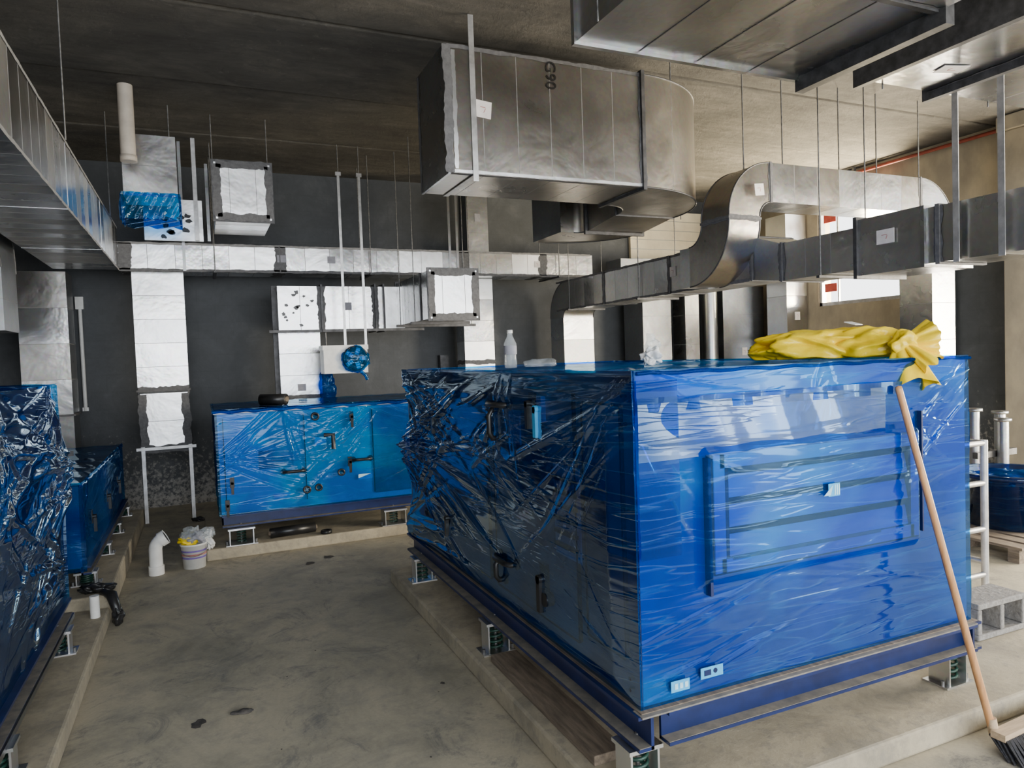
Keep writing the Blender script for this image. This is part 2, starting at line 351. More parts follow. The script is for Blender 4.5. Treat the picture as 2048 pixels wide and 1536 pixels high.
# ------------------------------------------------------------------ pads
m=MB(); m.box(1.22,4.25,1.9,5.15,0,.1,PADM); m.done('equipment_pad',.012)
m=MB(); m.box(-.03,2.9,6.5,8.1,0,.1,PADM); m.done('equipment_pad',.012)
m=MB(); m.box(-2.25,-.62,.8,5.28,0,.1,PADM); m.done('equipment_pad',.012)
m=MB(); m.box(-2.25,-.62,5.3,8.35,0,.18,PADM); m.done('equipment_pad',.012)
def mount(m,x,y,z0,z1,dx=1,w=.12):
    m.box(x-w/2-.03,x+w/2+.03,y-w/2,y+w/2,z0,z0+.008,GB)
    m.box(x-w/2,x-w/2+.008,y-w/2+.01,y+w/2-.01,z0,z1-.02,GB); m.box(x+w/2-.008,x+w/2,y-w/2+.01,y+w/2-.01,z0,z1-.02,GB)
    m.box(x-w/2-.01,x+w/2+.01,y-w/2,y+w/2,z1-.022,z1-.008,GB)
    H=z1-z0-.03; pts=[(x+math.cos(a)*.035,y+math.sin(a)*.035,z0+.01+H*a/(2*math.pi*5)) for a in [i*2*math.pi/14 for i in range(71)]]
    m.tube(pts,.007,SPRING,6)
    m.cyl((x,y,z0),(x,y,z1+.02),.008,mat=ROD,seg=8)
    for sx in(-1,1): m.cyl((x+sx*(w/2+.02),y-.03,z0),(x+sx*(w/2+.02),y-.03,z0+.03),.009,mat=ROD,seg=8)
def channel_x(m,x0,x1,y,z0,z1,mat,out=-1):
    m.box(x0,x1,y,y+.012,z0,z1,mat); 
    a,b=(y-.05,y+.012) if out<0 else (y,y+.06)
    m.box(x0,x1,a,b,z0,z0+.012,mat); m.box(x0,x1,a,b,z1-.012,z1,mat)
    m.box(x0,x1,a+.002,b,z0+.0125,z0+.0145,DUST)
def channel_y(m,y0,y1,x,z0,z1,mat,out=-1):
    m.box(x,x+.012,y0,y1,z0,z1,mat)
    a,b=(x-.05,x+.012) if out<0 else (x,x+.06)
    m.box(a,b,y0,y1,z0,z0+.012,mat); m.box(a,b,y0,y1,z1-.012,z1,mat)
    m.box(a+.002,b,y0,y1,z0+.0125,z0+.0145,DUST)
def latch(m,c,nrm,mat=BLACK,s=1):
    c=V(c);n=V(nrm); t=V((0,0,1)).cross(n)
    m.obox(c+n*.012,(t,(0,0,1),n),(.02*s,.05*s,.012),mat)
    m.obox(c+n*.04+V((0,0,-.05*s)),(t,(0,0,1),n),(.012*s,.06*s,.01),mat)
    m.cyl(c,c+n*.05,.016*s,mat=mat,seg=12)
def handle(m,c,nrm,L,mat=BLACK,vert=False):
    c=V(c);n=V(nrm); t=V((0,0,1)) if vert else V((0,0,1)).cross(n)
    m.tube([c-t*L/2,c-t*L/2+n*.04,c-t*L*.3+n*.055,c+t*L*.3+n*.055,c+t*L/2+n*.04,c+t*L/2],.014,mat,8)
    for k in(-1,1): m.cyl(c+t*k*L/2,c+t*k*L/2+n*.01,.028,mat=mat,seg=12)
# ------------------------------------------------------------------ MAIN UNIT
m=MB(); x0,x1,y0,y1,z0,z1=1.36,3.08,2.05,4.93,.41,1.57
m.box(x0,x1,y0,y1,z0,z1,PANEL)
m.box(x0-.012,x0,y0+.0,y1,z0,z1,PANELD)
n=(-1,0,0)
for (a,b,c,d) in ((2.12,2.38,.56,1.46),(2.46,3.3,.5,1.5),(3.4,4.85,.5,1.5)):
    m.box(x0-.022,x0,a,b,c,d,PANELD)
    for e in ((a-.01,a,c,d),(b,b+.01,c,d)): m.box(x0-.026,x0,e[0],e[1],e[2],e[3],BLACK)
    m.box(x0-.026,x0,a,b,d,d+.008,BLACK); m.box(x0-.026,x0,a,b,c-.008,c,BLACK)
handle(m,(x0-.02,3.17,1.42),n,.2); handle(m,(x0-.02,3.22,1.32),n,.14,BLACK,True); latch(m,(x0-.02,2.72,1.42),n,CYAN,1.1); m.box(x0-.030,x0-.02,2.96,3.08,1.24,1.40,CYAN); latch(m,(x0-.02,2.80,1.44),n,BLACK,1)
handle(m,(x0-.02,3.15,.66),n,.2); handle(m,(x0-.02,3.2,.6),n,.1,BLACK,True); latch(m,(x0-.02,2.74,.68),n,BLACK,1.3); m.cyl((x0-.02,2.70,.6),(x0-.06,2.70,.6),.03,mat=BLACK)
for i in range(6): m.box(x0-.04,x0-.02,2.44,2.62,.86+i*.055,.875+i*.055,BLACK)
m.box(x0-.024,x0-.02,2.42,2.64,.82,1.2,FRAMEB)
latch(m,(x0-.02,4.0,.7),n); latch(m,(x0-.02,4.2,1.3),n)
for z in (.46,.5,.8,1.1,1.4,1.5):
    m.cyl((x0-.03,y0+.04,z),(x0,y0+.04,z),.008,mat=BLACK,seg=8)
lx0,lx1,lz0,lz1=1.69,2.70,.87,1.24; yf=y0
m.box(lx0,lx1,yf-.006,yf,lz0,lz1,BLACK)
m.box(x0,x1,yf-.004,yf,z1-.09,z1,FRAMEB)
for a in ((lx0-.03,lx0+.02,lz0-.03,lz1+.03),(lx1-.02,lx1+.03,lz0-.03,lz1+.03),(lx0,lx1,lz1-.02,lz1+.03),(lx0,lx1,lz0-.03,lz0+.02)):
    m.box(a[0],a[1],yf-.035,yf,a[2],a[3],FRAMEB)
m.box(lx0-.036,lx0-.03,yf-.03,yf,lz0-.03,lz1+.03,BLACK); m.box(lx1+.03,lx1+.036,yf-.03,yf,lz0-.03,lz1+.03,BLACK); m.box(lx0-.03,lx1+.03,yf-.03,yf,lz0-.038,lz0-.03,BLACK)
m.box(lx0+.02,lx0+.034,yf-.037,yf,lz0+.02,lz1-.02,NAVY); m.box(lx1-.034,lx1-.02,yf-.037,yf,lz0+.02,lz1-.02,NAVY); m.box(lx0+.02,lx1-.02,yf-.037,yf,lz1-.034,lz1-.02,BLACK)
for i in range(3):
    z=lz0+.025+i*.108
    m.add([(lx0+.032,yf-.034,z),(lx1-.032,yf-.034,z),(lx1-.032,yf-.018,z+.086),(lx0+.032,yf-.018,z+.086)],[(0,1,2,3)],FRAMEB)
    m.box(lx0+.032,lx1-.032,yf-.0375,yf-.016,z+.084,z+.106,BLACK)
m.box(lx0+.05,lx1-.2,yf-.038,yf-.03,lz0+.012,lz0+.026,PADM)
m.box(lx0-.050,lx0-.038,yf-.03,yf,lz0-.11,lz1+.02,NAVY); m.box(lx1+.06,lx1+.068,yf-.03,yf,lz0-.02,lz1+.12,NAVY)
m.box(2.19,2.25,yf-.060,yf-.058,1.065,1.115,CYAN)
m.add([(2.165,yf-.0605,1.07),(2.20,yf-.0605,1.07),(2.215,yf-.0605,1.11)],[(0,1,2)],PALE)
for k in range(3): m.box(2.220+k*.011,2.226+k*.011,yf-.0615,yf-.060,1.07,1.11,PALE)
m.box(1.46,1.54,yf-.024,yf-.022,.445,.485,CYAN); m.box(1.59,1.69,yf-.024,yf-.022,.465,.505,CYAN)
for k in range(3): m.box(1.475+k*.022,1.488+k*.022,yf-.0255,yf-.024,.455,.475,PALE)
m.box(1.605,1.635,yf-.0255,yf-.024,.475,.495,NAVY); m.cyl((1.655,yf-.024,.487),(1.655,yf-.0255,.487),.009,mat=NAVY,seg=10)
# films
hl=wrinkles([(2.9,.62,180,30,60,.5,2.2,.012),(0.02,1.12,-30,32,20,.4,1.6,.011),(1.1,1.16,-70,60,10,.3,.8,.010),(0.02,.1,25,25,8,.4,1.2,.010),(2.9,1.1,200,25,28,.5,1.8,.012),(2.9,.1,160,25,20,.5,1.6,.012),(1.5,.75,180,30,20,.3,1.2,.011),(2.6,.8,180,20,30,.3,.9,.014)],.014)
def HL(u,v):
    e=np.minimum.reduce([u/.12,(2.92-u)/.12,v/.1,(1.18-v)/.1]); e=np.clip(e,0,1)
    bulge=.03*np.sin(v*11+1)*np.clip((u-2.3)/.5,0,1)
    return .012+e*(.04+hl(u,v)*(.5+.5*np.clip((u-.5)/1.2,0,1)))+.02*np.sin(u*2.2+1)*np.sin(v*2.7)*e*.6+bulge
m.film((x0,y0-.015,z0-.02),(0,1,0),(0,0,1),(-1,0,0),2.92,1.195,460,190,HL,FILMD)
hf=wrinkles([(1.72,1.1,200,30,16,.3,1.0,.009),(0.02,1.12,-35,40,20,.15,.6,.008),(1.72,.2,175,10,12,.4,1.7,.008),(0.0,.12,10,10,8,.3,1.5,.008),(1.35,.85,-60,50,8,.15,.4,.008),(.9,1.14,-80,60,14,.08,.3,.008),(1.72,.75,190,30,8,.2,.5,.008),(.2,.3,5,15,6,.3,.8,.009)],.0065)
def HF(u,v):
    X=x0+u;Z=z0+v-.02
    lv=np.clip((X-lx0+.08)/.04,0,1)*np.clip((lx1+.08-X)/.04,0,1)*np.clip((Z-lz0+.08)/.04,0,1)*np.clip((lz1+.08-Z)/.04,0,1)
    return .010+lv*.036+hf(u,v)*(1-.6*lv)
m.film((x0-.02,y0,z0-.02),(1,0,0),(0,0,1),(0,-1,0),1.755,1.195,330,220,HF,FILM)
m.film((x0-.01,y0-.022,z1-.13),(1,0,0),(0,0,1),(0,-1,0),1.3,.05,120,6,lambda u,v:.004*np.sin(u*31)+.003+v*0,FILM)
m.film((x0-.01,y0-.022,.93),(1,0,0),(0,0,1),(0,-1,0),.17,.62,14,30,lambda u,v:.003+.002*np.sin(v*30),FILM)
m.film((x0-.01,y0-.024,1.27),(1,0,0),(0,0,1),(0,-1,0),1.2,.2,60,10,lambda u,v:.003+.003*np.sin(u*20+v*9),FILML)
ht=wrinkles([(.1,.5,30,90,20,.2,1.2,.02),(1.6,1.5,180,90,30,.3,1.5,.02),(.8,2.6,270,80,20,.3,1.5,.02)],.006)
m.film((x0-.02,y0-.01,z1+.004),(1,0,0),(0,1,0),(0,0,1),1.755,2.95,90,140,lambda u,v:.004+np.clip(ht(u,v),0,.012),FILML)
m.film((x1,y0-.01,z0-.02),(0,1,0),(0,0,1),(1,0,0),2.92,1.195,60,40,lambda u,v:.012+.008*np.sin(u*7+v*9),FILM)
m.film((x0,y1,z0-.02),(1,0,0),(0,0,1),(0,1,0),1.72,1.195,40,40,lambda u,v:.012+.008*np.sin(u*7+v*9),FILM)
m.tube([(x0+.0+i*.06,y0-.012+.004*math.sin(i),z1+.004+.003*math.sin(i*1.7)) for i in range(30)],.007,FILM,8)
channel_y(m,y0-.04,y1+.04,x0-.0,.275,.40,NAVY,-1); channel_y(m,y0-.04,y1+.04,x1-.02,.275,.40,NAVY,1)
channel_x(m,x0+.07,x1,y0-.0,.275,.395,NAVY,-1); channel_x(m,x0,x1,y1-.03,.275,.40,NAVY,1)
m.box(x0-.03,x1+.03,y0-.03,y1+.02,.396,.404,WOOD)
m.box(x0-.04,x1+.0,y0-.05,y0+.01,.395,.401,DUST)
for (x,y) in ((1.36,2.1),(1.36,3.43),(1.36,4.78),(3.05,2.12),(3.05,3.43),(3.05,4.78)): mount(m,x,y,.1,.275)
m.done('air_handling_unit')
m=MB(); m.box(1.28,1.42,2.27,3.3,.101,.14,WOOD); m.done('wood_plank',.004)
# ------------------------------------------------------------------ BACK UNIT
m=MB(); bx0,bx1,by0,by1,bz0,bz1=.11,2.35,6.62,7.85,.36,1.26
m.box(bx0,bx1,by0,by1,bz0,bz1,PANEL); m.box(bx0-.03,bx1+.02,by0-.04,by1,bz1-.02,bz1+.006,PANELD)
N=(0,-1,0)
for xs in (.11+.04,.83,1.45): 
    m.box(xs,xs+.008,by0-.012,by0,bz0+.06,bz1-.06,BLACK)
m.box(1.46,2.3,by0-.012,by0,bz0+.05,bz1-.05,PANELD)
def fx(u): return .115+(u-445)*.00455
def fz(v): return 1.27-(v-822)*.0044
for u,v,r in ((625,845,.038),(672,966,.034),(603,995,.036),(626,993,.034)):
    m.lathe((fx(u),by0,fz(v)),[(r,0),(r,.03),(r*.6,.03),(r*.6,.02),(0.001,.02)],BLACK,18,N)
for u,v in ((697,850),(465,966),(455,1010),(690,945)): latch(m,(fx(u),by0,fz(v)),N,BLACK,.9)
handle(m,(fx(580),by0,fz(954)),N,.18); handle(m,(fx(715),by0,fz(942)),N,.16)
m.tube([(fx(640),by0-.03,fz(885)),(fx(658),by0-.04,fz(885)),(fx(658),by0-.04,fz(915))],.02,BLACK,8)
m.box(fx(622),fx(645),by0-.02,by0,fz(905),fz(888),CYAN); m.box(fx(515),fx(580),by0-.006,by0,fz(945),fz(908),PANELD)
m.box(fx(706),fx(735),by0-.02,by0-.018,fz(985),fz(974),PALE); m.box(fx(540),fx(570),by0-.006,by0,fz(1008),fz(998),CYAN)
hb=wrinkles([(.02,.45,10,40,30,.3,1.5,.011),(2.2,.5,180,30,30,.6,2.0,.012),(.6,.88,-40,50,20,.2,.9,.011),(1.1,.5,200,60,10,.2,.7,.011),(1.1,.5,20,60,10,.2,.7,.011),(1.3,.85,200,30,18,.3,1.1,.011)],.016)
m.film((bx0-.02,by0,bz0-.01),(1,0,0),(0,0,1),(0,-1,0),2.28,.93,300,120,lambda u,v:.022+hb(u,v)*.9,FILML)
m.film((bx0,by0-.02,bz0-.01),(0,1,0),(0,0,1),(-1,0,0),1.26,.93,60,40,lambda u,v:.02+.006*np.sin(u*12+v*17),FILM)
m.film((bx0-.04,by0-.05,bz1+.01),(1,0,0),(0,1,0),(0,0,1),2.4,1.3,80,40,lambda u,v:.004+.005*np.sin(u*13+v*9)**2,FILMD)
m.tube([(bx0-.04+i*.07,by0-.045+.008*math.sin(i*1.3),bz1+.0+.008*math.sin(i*2.1)) for i in range(34)],.016,FILM,8)
channel_x(m,bx0-.0,bx1,by0,.255,.355,NAVY,-1); channel_x(m,bx0,bx1,by1-.03,.255,.355,NAVY,1); m.box(bx0,bx0+.012,by0,by1,.255,.355,NAVY)
for x in (.26,1.62): 
    mount(m,x,by0-.01,.1,.255,w=.2); mount(m,x,by1-.06,.1,.255,w=.16)
m.done('air_handling_unit')
# ------------------------------------------------------------------ LEFT NEAR UNIT
m=MB(); a0,a1,b0,b1,c0,c1=-2.0,-.80,1.3,4.75,.36,1.56
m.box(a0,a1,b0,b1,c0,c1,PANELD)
hn=wrinkles([(3.4,.75,190,35,40,.5,2.0,.017),(3.4,1.15,205,25,36,.6,2.2,.016),(3.4,.2,170,25,24,.4,1.6,.016),(2.2,1.1,-80,50,8,.3,.9,.016),(2.6,.3,150,30,8,.3,1,.016)],.016)
def HN(u,v):
    e=np.clip((3.5-u)/.15,0,1); b=np.exp(-((v-.72)/.28)**2)*np.clip((u-1.5)/1.6,0,1)
    return .02+hn(u,v)+.09*b*(.4+.6*e)+.02*np.sin(v*8+u*2)*np.clip((u-2.2),0,1)*.5
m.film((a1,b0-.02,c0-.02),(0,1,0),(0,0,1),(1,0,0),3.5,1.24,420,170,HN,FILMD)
hh=wrinkles([(1.2,.7,180,50,26,.2,1.2,.02)],.02)
m.film((a0,b1,c0-.02),(1,0,0),(0,0,1),(0,1,0),1.24,1.24,70,70,lambda u,v:.03+hh(u,v)*.6+.07*np.exp(-((v-.72)/.28)**2),FILMD)
m.film((a0,b0,c1+.005),(1,0,0),(0,1,0),(0,0,1),1.24,3.5,60,140,lambda u,v:.006+.008*np.abs(np.sin(u*11+v*7))+.015*np.abs(np.sin(v*5+2*u)),FILM)
m.add([(a0+.1,b1,c1-.02),(a1-.0,b1,c1-.02),(a1+.0,b1+.52,c1-.42),(a0+.1,b1+.52,c1-.42)],[(0,1,2,3)],GRAYF)
m.add([(a1,b1,c1-.02),(a1,b1,c1-.5),(a1,b1+.52,c1-.47),(a1,b1+.52,c1-.42)],[(0,1,2,3)],GRAYF)
m.bar((a0+.1,b1+.52,c1-.43),(a1+.03,b1+.52,c1-.43),.02,.03,FL)
channel_y(m,b0,b1+.03,a1-.01,.24,.34,NAVY,1); channel_y(m,b0,b1+.03,a0,.24,.34,NAVY,-1); m.box(a0,a1,b1-.01,b1+.01,.24,.34,NAVY)
m.box(a1+.05,a1+.06,b0,b1+.03,.225,.25,GD)
for y in (1.6,3.25,4.55): mount(m,a1+.01,y,.1,.24); mount(m,a0+.08,y,.1,.24)
m.done('air_handling_unit')
# LEFT FAR UNIT
m=MB(); a0,a1,b0,b1,c0,c1=-2.0,-.79,5.5,8.2,.33,.88
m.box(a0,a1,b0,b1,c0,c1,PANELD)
hg=wrinkles([(.02,.3,10,40,24,.3,1.5,.011),(2.6,.4,180,30,20,.6,2.0,.012)],.012)
m.film((a1,b0-.02,c0-.02),(0,1,0),(0,0,1),(1,0,0),2.74,.6,220,60,lambda u,v:.02+hg(u,v),FILM)
m.film((a0,b0,c0-.02),(1,0,0),(0,0,1),(0,-1,0),1.24,.6,60,50,lambda u,v:.02+.01*np.sin(u*12+v*9),FILM)
m.film((a0,b0-.02,c1+.005),(1,0,0),(0,1,0),(0,0,1),1.24,2.74,60,120,lambda u,v:.006+.006*np.abs(np.sin(u*11+v*7)),FILMD)
m.tube([(a1+.015,b0+i*.09,c1+.008*math.sin(i*2.3)) for i in range(31)],.014,FILML,8)
for y in (5.9,6.8,7.6): latch(m,(a1,y,.6),(1,0,0))
channel_y(m,b0,b1,a1-.01,.28,.335,NAVY,1)
for y in (5.65,6.5,7.3,8.1): mount(m,a1-.0,y,.18,.28); mount(m,a0+.08,y,.18,.28)
m.done('air_handling_unit')
# ------------------------------------------------------------------ DUCTS
d=Duct((-1.01,1.2,2.905),(0,1,0),(0,0,1),.58,.43,[G[0],G[2],GR[0]])
d.cap(); d.straight(2.2); d.flange(.01,.03,SEAL,.06); d.straight(1.9,9); d.ring(.002,.012,G[1]); d.straight(1.7,9); d.ring(.002,.012,G[1]); d.straight(1.35,6); d.cap()
for e in (2.69,3.12): d.jag((-.718,1.2,e),(-.718,8.35,e),(1,0,0),(0,0,1),.02,SEALL,.002)
for y in (2,): d.hang(-1.34,y,2.68); d.hang(-.69,y,2.68); d.bar((-1.36,y,2.675),(-.67,y,2.675),.03,.02,FL)
for y in (5.2,7.6): d.hang(-.70,y,3.1)
d.done('ventilation_duct')
d=Duct((-.72,8.62,2.835),(1,0,0),(0,0,1),.5,.28,[G[2],GB,G[0],GB])
d.sealring(.12,.06); d.cap(); d.straight(1.6,6); d.flange(.006,.012,SEAL,.12); d.straight(2.2,8); d.flange(.008,.02,SEAL,.14); d.straight(1.1,5); d.sealring(.12); d.straight(.75,3); d.cap()
d.jag((-.72,8.37,2.975),(4.9,8.37,2.975),(0,-1,0),(0,0,1),.025,SEALL,.003); d.jag((-.72,8.37,2.695),(4.9,8.37,2.695),(0,-1,0),(0,0,1),.03,SEAL,.003)
for x,w in ((.9,.1),(1.45,.09),(4.1,.08)): d.label((x,8.37,2.84),(0,-1,0),w,.08,0,PAPERG if x<2 else PAPER,x>2)
for x in (-.1,2.9,3.0): d.hang(x,8.365,2.69,w=.03,mat=GD)
for x in (.2,1.9,4.4): d.hang(x,8.33,2.69); d.hang(x,8.9,2.69); d.bar((x,8.31,2.68),(x,8.92,2.68),.03,.02,FL)
d.done('ventilation_duct')
d=Duct((-.37,8.65,2.69),(0,0,-1),(0,-1,0),.5,.3,[GB,G[2],GB]); d.straight(1.27,5); d.flange(.012,.02,SEAL,.08)
d.trans(.03,.46,.34); d.straight(.6,2); d.flange(.02,.02,SEAL,.08); d.cap(SEAL)
for x in(-.60,-.14): d.box(x-.02,x+.02,8.47,8.474,0,.82,STRAP); d.box(x-.02,x-.016,8.47,8.51,0,.82,STRAP)
for sx in (-1,1): d.jag((-.37+sx*.21,8.477,1.38),(-.37+sx*.21,8.477,.78),(0,-1,0),(1,0,0),.08,SEAL,.004)
d.bar((-.66,8.45,.8),(-.08,8.45,.8),.03,.03,STRAP); d.done('ventilation_duct')
d=Duct((-1.46,8.85,2.7),(0,0,-1),(0,-1,0),.44,.4); d.cap(); d.straight(1.5,4); d.flange(.02,.02,SEAL,0); d.straight(.45,1); d.cap()
d.box(-1.7,-1.2,8.6,9.1,.0,.75,GD); d.done('ventilation_duct')
m=MB(); m.cyl((-1.22,9.36,1.2),(-1.22,9.36,2.5),.02,mat=WHITE); m.box(-1.26,-1.18,9.33,9.395,2.36,2.5,WHITE); m.box(-1.25,-1.19,9.35,9.395,1.2,1.24,STRAP); m.done('electrical_conduit')
d=Duct((-1.75,6.2,2.9),(0,1,0),(0,0,1),.7,.5,[GD]); d.cap(); d.straight(.4); d.elbow(90,.15,'up',-1); d.straight(.5); d.cap(); d.hang(-1.75,6.3,3.1); d.done('ventilation_duct')
d=Duct((.455,8.1,3.31),(0,-1,0),(0,0,1),.5,.53,[G[1],G[3]]); d.cap(); d.straight(.85,3); d.endplate(); d.hang(.2,7.4,3.55); d.hang(.7,7.4,3.55); d.done('ventilation_duct')
d=Duct((-.33,7.4,3.76),(0,0,-1),(0,-1,0),.44,.4,[G[2],GR[0]]); d.cap(); d.straight(.55,2); d.cap()
d.film((-.57,7.18,3.0),(1,0,0),(0,0,1),(0,-1,0),.48,.24,60,40,lambda u,v:.008*np.sin(u*40+v*17)+.006*np.sin(u*90-v*50)+.012,FILML)
d.film((-.57,7.18,3.0),(0,1,0),(0,0,1),(-1,0,0),.46,.24,30,20,lambda u,v:.01*np.sin(u*30+v*17)+.012,FILML)
d.film((-.11,7.18,3.0),(0,1,0),(0,0,1),(1,0,0),.46,.24,30,20,lambda u,v:.01*np.sin(u*30+v*17)+.012,FILML)
d.film((-.57,7.18,3.01),(1,0,0),(0,1,0),(0,0,-1),.48,.46,30,20,lambda u,v:.015*np.sin(u*30+v*27),FILM)
d.hang(-.5,7.25,3.7);d.hang(-.16,7.25,3.7); d.done('ventilation_duct')
m=MB(); m.box(-.46,.1,8.25,8.28,2.99,3.42,GB)
for i in range(9): m.splat((random.uniform(-.3,.0),8.25,random.uniform(3.03,3.25)),(0,-1,0),.035,BLACK)
m.box(.02,.06,8.2,8.24,2.99,CE,STRAP); m.box(.14,.17,8.2,8.24,2.99,3.8,GD); m.box(-.46,-.43,8.25,8.28,3.4,CE,GD); m.done('duct_access_panel')
m=MB(); m.cyl((-.47,6.85,3.42),(-.47,6.85,CE),.06,mat=PIPE,seg=24); m.lathe((-.47,6.85,3.42),[(.06,0),(.066,.0),(.066,.05),(.06,.05)],PIPE); m.done('drain_pipe')
d=Duct((.83,8.5,2.28),(1,0,0),(0,0,1),.35,.5,[GB,G[2]]); d.cap(); d.straight(.48,2); d.flange(.02,.02,FL,.09); d.straight(.62,2); d.flange(.03,.02,FL,.08); d.straight(.1,1); d.flange(.03,.02,FL,0); d.straight(.25,1);d.cap()
for i in range(13): d.splat((random.uniform(.88,1.25),8.325,random.uniform(2.08,2.5)),(0,-1,0),random.uniform(.018,.032),BLACK)
d.label((1.6,8.325,2.3),(0,-1,0),.1,.09,0,PAPERG,False)
d.bar((.72,8.3,2.02),(1.35,8.3,2.02),.04,.03,FL); d.bar((1.3,8.28,2.02),(2.5,8.28,2.02),.04,.03,FL); d.done('ventilation_duct')
d=Duct((1.06,8.6,2.02),(0,0,-1),(0,-1,0),.46,.36,[GB,G[2]]); d.straight(.75,3); d.flange(.01,.02,SEAL,.05); d.straight(.3,1); d.cap(); d.label((1.06,8.415,1.38),(0,-1,0),.09,.08,0,PAPERG,False); d.box(.78,.83,8.5,8.54,0,2.55,FL); d.done('ventilation_duct')
d=Duct((2.46,8.35,2.32),(0,-1,0),(0,0,1),.52,.5,[G[1],G[2]]); d.cap(); d.flange(.02,.03,FL,.05); d.straight(1.0,4); d.flange(.01,.02,SEAL,.06); d.straight(.32,1); d.endplate()
for x in (2.17,2.75): d.hang(x,7.5,2.06)
d.bar((2.12,7.5,2.05),(2.8,7.5,2.05),.04,.03,FL); d.bar((2.12,8.1,2.05),(3.1,8.1,2.05),.04,.03,FL); d.hang(2.17,8.1,2.06); d.hang(3.05,8.1,2.06); d.done('ventilation_duct')
d=Duct((3.4,8.9,2.69),(0,0,-1),(0,-1,0),.42,.3,[GB,G[2]]); d.straight(1.1,4); d.flange(.01,.02,SEAL,.06); d.straight(.9,3); d.cap(); d.box(3.02,3.14,9.28,9.4,1.5,1.7,FL); d.cyl((3.08,9.35,0),(3.08,9.35,1.6),.02,mat=ROD); d.done('ventilation_duct')
d=Duct((3.45,8.95,3.9),(0,0,-1),(0,-1,0),.3,.3,[GD]); d.cap(); d.straight(.9,3); d.cap(); d.label((3.45,8.8,3.5),(0,-1,0),.08,.1,0,PAPERG,False); d.hang(3.35,8.8,3.8); d.done('ventilation_duct')
# big centre duct
s=Duct((1.66,5.055,3.39),(1,0,0),(0,0,1),.65,.88,[GBR,G[3],GBR,GBR])
s.cap(GD); s.ring(.008,.02,G[1]); s.straight(1.62,6); s.flange(.025,.03,FL,.06); s.straight(.02,1)
s.elbow(90,.36,'side',-1,20); s.ring(.012,.02,SEAL); s.trans(.55,.65,.6,(0,0,-.2)); s.flange(.03,.03,FL,.05); s.elbow(90,.1,'side',-1,10); s.straight(.15,1); s.cap(GD)
s.label((1.93,4.725,3.41),(0,-1,0),.12,.12,-.1)
s.box(1.835,1.875,4.718,4.724,2.9,CE,STRAP); s.box(1.835,1.875,4.72,5.4,2.94,2.945,STRAP); s.box(1.84,1.87,5.39,5.4,2.94,CE,STRAP)
s.jag((1.67,4.73,3.83),(1.67,4.73,2.95),(0,-1,0),(1,0,0),.06,SEAL,.012)
s.jag((1.66,5.36,3.83),(1.66,5.36,2.95),(-1,0,0),(0,1,0),.05,SEAL,.012)
s.jag((1.715,4.73,3.8),(1.715,4.73,2.98),(0,-1,0),(1,0,0),.03,GB,.009)
s.jag((1.70,4.73,2.965),(3.28,4.73,2.965),(0,-1,0),(0,0,1),.022,GB,.004,.3)
s.jag((1.66,4.74,2.95),(3.28,4.74,2.95),(0,0,-1),(0,1,0),.04,SEAL,.004)
s.jag((1.66,4.73,3.825),(3.28,4.73,3.825),(0,-1,0),(0,0,1),.03,SEAL,.004)
s.hang(3.6,4.78,2.95); s.hang(4.45,5.8,2.95); s.cyl((4.3,6.3,2.9),(4.3,6.3,CE),.006,mat=ROD,seg=8)
big=s.done('ventilation_duct')
tc=bpy.data.curves.new('stamp_text','FONT'); tc.body='G90'; tc.size=.12; tc.align_x='CENTER'; tc.extrude=.0005; tc.materials.append(BLACK)
to=bpy.data.objects.new('stamp_text',tc); bpy.context.scene.collection.objects.link(to)
to.matrix_world=Matrix(((0,1,0,2.44),(0,0,-1,4.724),(-1,0,0,3.72),(0,0,0,1))); to.parent=big
# overhead ducts top right
d=Duct((2.555,.2,3.5),(0,1,0),(0,0,1),1.49,.56,[G[1],G[0],G[3]]); d.cap(); d.straight(2.1,3); d.flange(.015,.03,FL,.05); d.straight(.86,1); d.cap(GD); d.ring(.02,.03,G[1])
for x in (1.81+.37,1.81+.745,1.81+1.12): d.box(x-.003,x+.003,.2,3.16,3.2175,3.22,FL)
d.box(3.28,3.34,2.25,3.17,3.14,3.24,FL)
for y in (1.0,2.9): d.hang(1.78,y,3.2); d.hang(3.33,y,3.2)
d.done('ventilation_duct')
d=Duct((3.68,2.6,3.45),(1,0,0),(0,0,1),.9,.46,[G[0],G[1],G[3]]); d.ring(.04,.04,FL); d.cap(); d.straight(.62,1); d.flange(.05,.04,FL,.06); d.straight(1.2,2); d.flange(.05,.04,FL,.06); d.straight(2.5,5); d.cap()
d.label((4.05,2.75,3.218),(0,0,-1),.16,.1,.3)
for x in (3.9,4.9,6): d.hang(x,3.08,3.2); d.hang(x,2.12,3.2)
d.done('ventilation_duct')
# long duct along y
LM=[GR[0],GR[1],GR[1],G[0]]
d=Duct((4.72,1.6,2.355),(0,1,0),(0,0,1),.46,.37,LM); d.cap(); d.straight(1.55,4); d.flange(.012,.03,SEAL,.06)
d.straight(.10,1); d.ring(.02,.03,G[1]); d.w=.49;d.h=.41; d.straight(.52,1); d.ring(.02,.03,FL); d.w=.46;d.h=.31; d.straight(.75,3); d.flange(.01,.02,SEAL,.07); d.trans(.35,.46,.38,(0,0,.08)); d.flange(.008,.02,SEAL,.06); d.straight(1.2,4); d.flange(.008,.02,SEAL,.06); d.straight(1.3,5); d.flange(.008,.02,SEAL,.06); d.straight(.95,4); d.elbow(90,.1,'up',-1); d.straight(1.2,4); d.cap()
d.label((4.465,3.52,2.4),(-1,0,0),.14,.1); d.label((4.49,6.0,2.46),(-1,0,0),.1,.1)
for z in (2.25,2.62): d.jag((4.49,4.9,z),(4.49,8.6,z),(-1,0,0),(0,0,1),.025,SEAL,.003)
